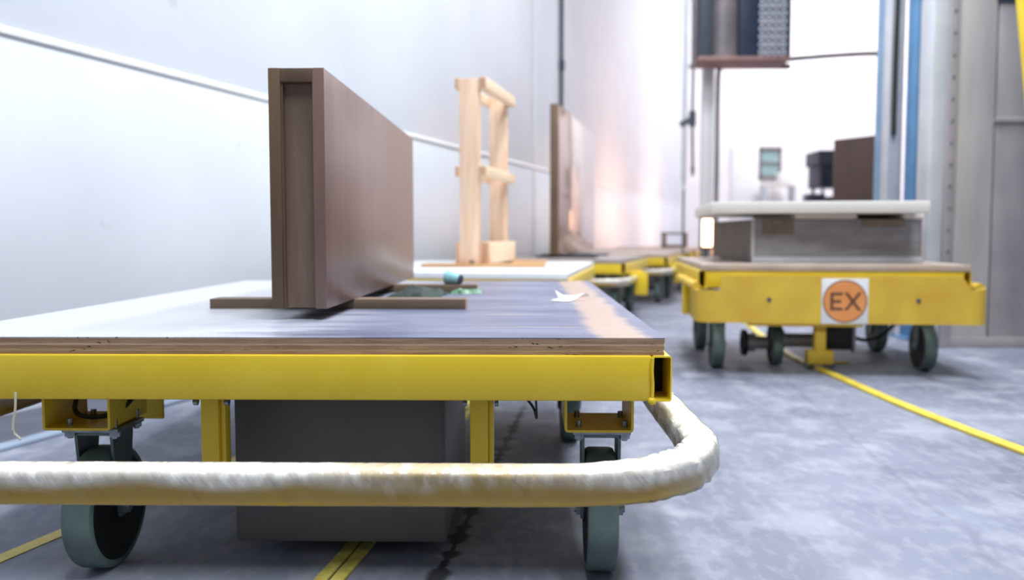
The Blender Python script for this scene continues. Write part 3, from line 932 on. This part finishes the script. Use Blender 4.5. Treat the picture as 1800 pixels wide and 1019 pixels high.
# teal cup lying on the far batten
t = thing('plastic_cup', 'small pale teal plastic cup lying on the farther batten', 'cup', (-.20, 2.835, ZD + .0252), 0)
bm = bmesh.new()
prof = [(.0235, 0), (.0165, .05), (.0150, .05), (.0215, .0)]
n = 28
tilt = math.atan((.0235 - .0165) / .05)
M = Matrix.Rotation(R(-24), 4, 'Z') @ Matrix.Translation((-.02, 0, .0235)) @ Matrix.Rotation(tilt, 4, 'Y') @ Matrix.Rotation(R(90), 4, 'Y')
rings = [[bm.verts.new(M @ Vector((r * math.cos(2 * math.pi * q / n), r * math.sin(2 * math.pi * q / n), z))) for q in range(n)] for r, z in prof]
for a in range(3):
    for q in range(n):
        j = (q + 1) % n
        bm.faces.new((rings[a][q], rings[a][j], rings[a + 1][j], rings[a + 1][q]))
bm.faces.new(rings[1]); bm.faces.new(rings[3])
obj('cup_wall', bm, TEAL, t)
bm = bmesh.new()
rg = [[bm.verts.new(M @ Vector((r * math.cos(2 * math.pi * q / n), r * math.sin(2 * math.pi * q / n), z))) for q in range(n)] for r, z in ((.0152, .0505), (.0152, .056), (.006, .058))]
for a in range(2):
    for q in range(n):
        j = (q + 1) % n
        bm.faces.new((rg[a][q], rg[a][j], rg[a + 1][j], rg[a + 1][q]))
bm.faces.new(rg[2]); bm.faces.new(rg[0])
obj('base', bm, DRK, t, label='dark base of the cup')

def crumple(w, d, h, seed, nx=26, ny=16, z0=0):
    bm = bmesh.new()
    g = []
    for j in range(ny + 1):
        row = []
        for i in range(nx + 1):
            u, v = i / nx, j / ny
            e = math.sin(math.pi * u) ** .5 * math.sin(math.pi * v) ** .5
            nz = noise.noise(Vector((u * 4 + seed, v * 3, seed)))
            n2 = noise.noise(Vector((u * 9 + seed, v * 7, seed + 5)))
            x = (u - .5) * w + nz * .012
            y = (v - .5) * d * (1 + .3 * noise.noise(Vector((u * 3, seed, 2)))) + n2 * .006
            row.append(bm.verts.new((x, y, z0 + .001 + e * h * (.55 + .6 * nz + .35 * abs(n2)))))
        g.append(row)
    lo = [[bm.verts.new((v.co.x, v.co.y, z0)) for v in row] for row in g]
    for j in range(ny):
        for i in range(nx):
            bm.faces.new((g[j][i], g[j][i + 1], g[j + 1][i + 1], g[j + 1][i]))
            bm.faces.new((lo[j][i], lo[j + 1][i], lo[j + 1][i + 1], lo[j][i + 1]))
    for i in range(nx):
        bm.faces.new((lo[0][i], lo[0][i + 1], g[0][i + 1], g[0][i]))
        bm.faces.new((lo[ny][i + 1], lo[ny][i], g[ny][i], g[ny][i + 1]))
    for j in range(ny):
        bm.faces.new((lo[j + 1][0], lo[j][0], g[j][0], g[j + 1][0]))
        bm.faces.new((lo[j][nx], lo[j + 1][nx], g[j + 1][nx], g[j][nx]))
    return bm
tag(obj('crumpled_rag', crumple(.16, .22, .036, 3.1), CLOTH, None, (-.29, 2.655, ZD), (0, 0, R(-6))), 'crumpled dark green rag between the two battens beside the long panel', 'rag')
tag(obj('film_scrap', crumple(.10, .05, .022, 8.3, 16, 8), GREENF, None, (-.15, 2.755, ZD), (0, 0, R(10))), 'scrap of translucent green film in front of the teal cup', 'scrap')
# torn paper
bm = bmesh.new()
pts = [(-.045, .03, .028), (-.030, .0, .006), (-.052, -.025, .002), (-.02, -.04, .001), (.005, -.032, .001), (.015, -.008, .004), (.045, .012, .022), (.058, .03, .012), (.03, .018, .014), (.0, .022, .012), (-.025, .016, .014)]
top = [bm.verts.new(p) for p in pts]
cen = bm.verts.new((-.005, -.008, .007))
for k in range(len(top)):
    bm.faces.new((top[k], top[(k + 1) % len(top)], cen))
ext = bmesh.ops.extrude_face_region(bm, geom=bm.faces[:])
for v in [g for g in ext['geom'] if isinstance(g, bmesh.types.BMVert)]:
    v.co.z += .0012
tag(obj('paper_scrap', bm, PAPER, None, (.165, 2.44, ZD + .0005), (0, 0, R(-8))), 'small torn white paper scrap on the worn right side of the front deck', 'paper')

# ------------------------------------------------------------------ pine frame on the second cart
t = thing('pine_frame', 'upright pale pine frame with two posts and cross rails on the second cart', 'frame', (-.248, 4.97, ZD + .0205), 12.8)
Hf = 1.065
for y in (0, .70):
    obj('post', B(-.058, .058, y, y + .05, 0, Hf, bev=.003), PINE, t)
for s in (-1, 1):
    a, b = (.0585, .104) if s > 0 else (-.104 + .02, -.0585)
    for (z0, z1, y0, y1) in ((Hf - .062, Hf + .004, -.005, .765), (.505, .565, -.005, .765), (.0, .125, .06 if s > 0 else .0, .765)):
        rl = obj('rail', B(a, b, y0, y1, z0, z1, bev=.003), PINR, t)
        obj('end_grain', B(a + .003, b - .003, y0 - .0015, y0 + .001, z0 + .003, z1 - .003), PINE2, rl)
obj('knot', B(-.0, .03, -.003, .004, .0, .02, bev=.002), BRNP, t)
tag(obj('base_plank', B(-.36, .36, -.07, .07, 0, .020, bev=.002), TANB, None, (-.165, 4.99, ZD), (0, 0, R(-5))), 'thin tan plank lying crosswise beneath the front post of the pine frame', 'plank')
tag(obj('base_plank', B(-.26, .26, -.06, .06, 0, .020, bev=.002), TANB, None, (-.03, 5.70, ZD), (0, 0, R(-9))), 'thin tan plank under the rear post of the pine frame', 'plank')

# ------------------------------------------------------------------ glossy panel on the third cart
t = thing('glossy_panel', 'tall glossy copper-brown panel standing on edge on the third cart', 'panel', (.345, 6.93, ZD + .024), 13)
obj('dark_edge', B(-.04, .025, 0, 2.2, 0, 1.215, bev=.003), MDF, t)
obj('gloss_face', B(.0255, .032, .012, 2.19, .004, 1.205, bev=.001), PANF, t, label='glossy copper-coloured face')
t = thing('rubber_mat', 'black rubber mat under the near end of the glossy panel', 'mat', (.40, 7.00, ZD), 10)
obj('mat', B(-.2, .29, -.06, .26, 0, .012, bev=.003), BLK, t)
obj('mat_ridge', B(-.17, .27, -.03, .22, .012, .022, bev=.003), BLK, t)
tag(obj('rubber_mat', B(-.25, .25, -.12, .12, 0, .020, bev=.005), DRK, None, (.62, 7.75, ZD), (0, 0, R(-14))), 'dark grey mat under the middle of the glossy panel', 'mat')

# reddish crate on far cart
t = thing('wooden_crate', 'small open reddish-brown crate on the farthest cart of the row', 'crate', (2.36, 12.5, .5), 16)
bm = bmesh.new()
for (a, b) in ((-.17, -.14), (.14, .17)):
    for (y0, y1) in ((0, .03), (.37, .4)):
        box(bm, a, b, y0, y1, 0, .22)
obj('corner_posts', bm, MDF, t)
for z in (0.005, .19):
    bm = bmesh.new()
    for y in (-.012, .4):
        box(bm, -.18, .18, y, y + .012, z, z + .03)
    for x in (-.182, .17):
        box(bm, x, x + .012, 0, .4, z, z + .03)
    obj('slat_ring', bm, MDF, t)
obj('bottom', B(-.17, .17, .0, .4, .0, .01), TANB, t)

# ------------------------------------------------------------------ load of the EX cart
ZE = .545
t = thing('grey_box', 'large low grey box with pale rims on the cart with the EX sign', 'box', (1.665, 4.37, ZE), 1.0)
obj('body', B(-.430, .430, .004, .94, .006, .222, bev=.003), GBOX, t)
obj('shaded_side', B(-.434, -.4302, .012, .93, .01, .22), GBOXD, t, label='side of the box coloured darker brownish for its shade')
obj('bottom_rim', B(-.436, .436, -.006, .01, .0, .030, bev=.003), GBOXL, t)
for s in (-1, 1):
    obj('corner_strip', B(s * .430 - .007, s * .430 + .007, -.005, .01, .030, .224, bev=.002), GBOXL, t)
bm = bmesh.new()
box(bm, -.385, -.225, .001, .006, .145, .219)
obj('brown_tape', bm, BRNP, t)
obj('brown_tape', B(.12, .34, .001, .006, .185, .219), BRNP, t)
for (x0, x1, lab) in ((-.22, .09, 'left pale spacer strip between the grey box and the cream panel'), (.33, .43, 'right pale spacer strip between the grey box and the cream panel')):
    tag(obj('spacer_strip', B(x0, x1, -.012, .8, 0, .024, bev=.002), CREAM, None, (1.665, 4.37, ZE + .2255), (0, 0, R(-1))), lab, 'strip', 'spacer strips on the grey box')
t = thing('cream_panel', 'thick cream panel lying flat on top of the grey box', 'panel', (1.512, 4.20, ZE + .2505), 8)
obj('slab', B(-.525, .51, 0, 1.1, 0, .054, bev=.003), CREAM, t)
obj('top_sheet', B(-.521, .506, .004, 1.096, .054, .058), TRIM, t)

# ------------------------------------------------------------------ far things in the hall
t = thing('brown_board', 'dark brown board standing upright on a cart behind the cart with the EX sign', 'board', (3.28, 8.75, .5), 60)
obj('board', B(0, .66, 0, .03, 0, 1.15, bev=.002), MDFD, t)
obj('edge_band', B(-.01, .0, 0, .03, 0, 1.15, bev=.001), BATT, t)
obj('foot', B(.05, .12, -.12, .15, .0, .04), BATT, t); obj('foot', B(.5, .57, -.12, .15, .0, .04), BATT, t)

t = thing('machine_cabinet', 'dark blue-grey hooded machine left of the upright brown board', 'machine', (5.25, 14, 0))
obj('body', B(-.22, .3, 0, .6, 1.46, 1.88, bev=.02), NAVY, t)
obj('hood', B(-.27, .34, -.04, .62, 1.82, 2.06, bev=.03), DRK, t)
for x in (-.18, .22):
    for y in (.06, .5):
        obj('leg', B(x, x + .05, y, y + .05, 0, 1.48), GALV, t)
obj('tray', B(-.3, .36, .0, .6, 1.2, 1.24, bev=.01), GALV, t)
t = thing('tool_bench', 'low bench cluttered with dark parts, seen just above the cream panel', 'bench', (4.85, 13.2, 0))
obj('bench_top', B(-.45, .5, 0, .5, 1.14, 1.2, bev=.01), GRYB, t)
for x in (-.42, .42):
    for y in (.03, .42):
        obj('leg', B(x, x + .05, y, y + .05, 0, 1.14), GRYB, t)
tag(obj('parts_bin', B(-.13, .13, 0, .3, 0, .12, bev=.02), DRK, None, (4.72, 13.25, 1.2)), 'small dark bin on the far bench', 'bin')
tag(obj('parts_bin', B(-.16, .16, 0, .3, 0, .08, bev=.02), NAVY, None, (5.08, 13.25, 1.2)), 'small navy bin at the right on the far bench', 'bin')
t = thing('storage_rack', 'pale rack standing below the window on the far wall', 'rack', (7.0, 22.4, 0))
for x in (-.4, .36):
    obj('upright', B(x, x + .05, 0, .5, 0, 1.95), GALV, t)
for z in (.6, 1.3, 1.95):
    obj('shelf', B(-.4, .41, 0, .5, z, z + .04), CREAM, t)
tag(obj('white_carton', B(-.15, .15, 0, .35, 0, .32, bev=.01), TRIM, None, (7.15, 22.45, 2.0)), 'white carton on the top shelf of the pale rack', 'carton')
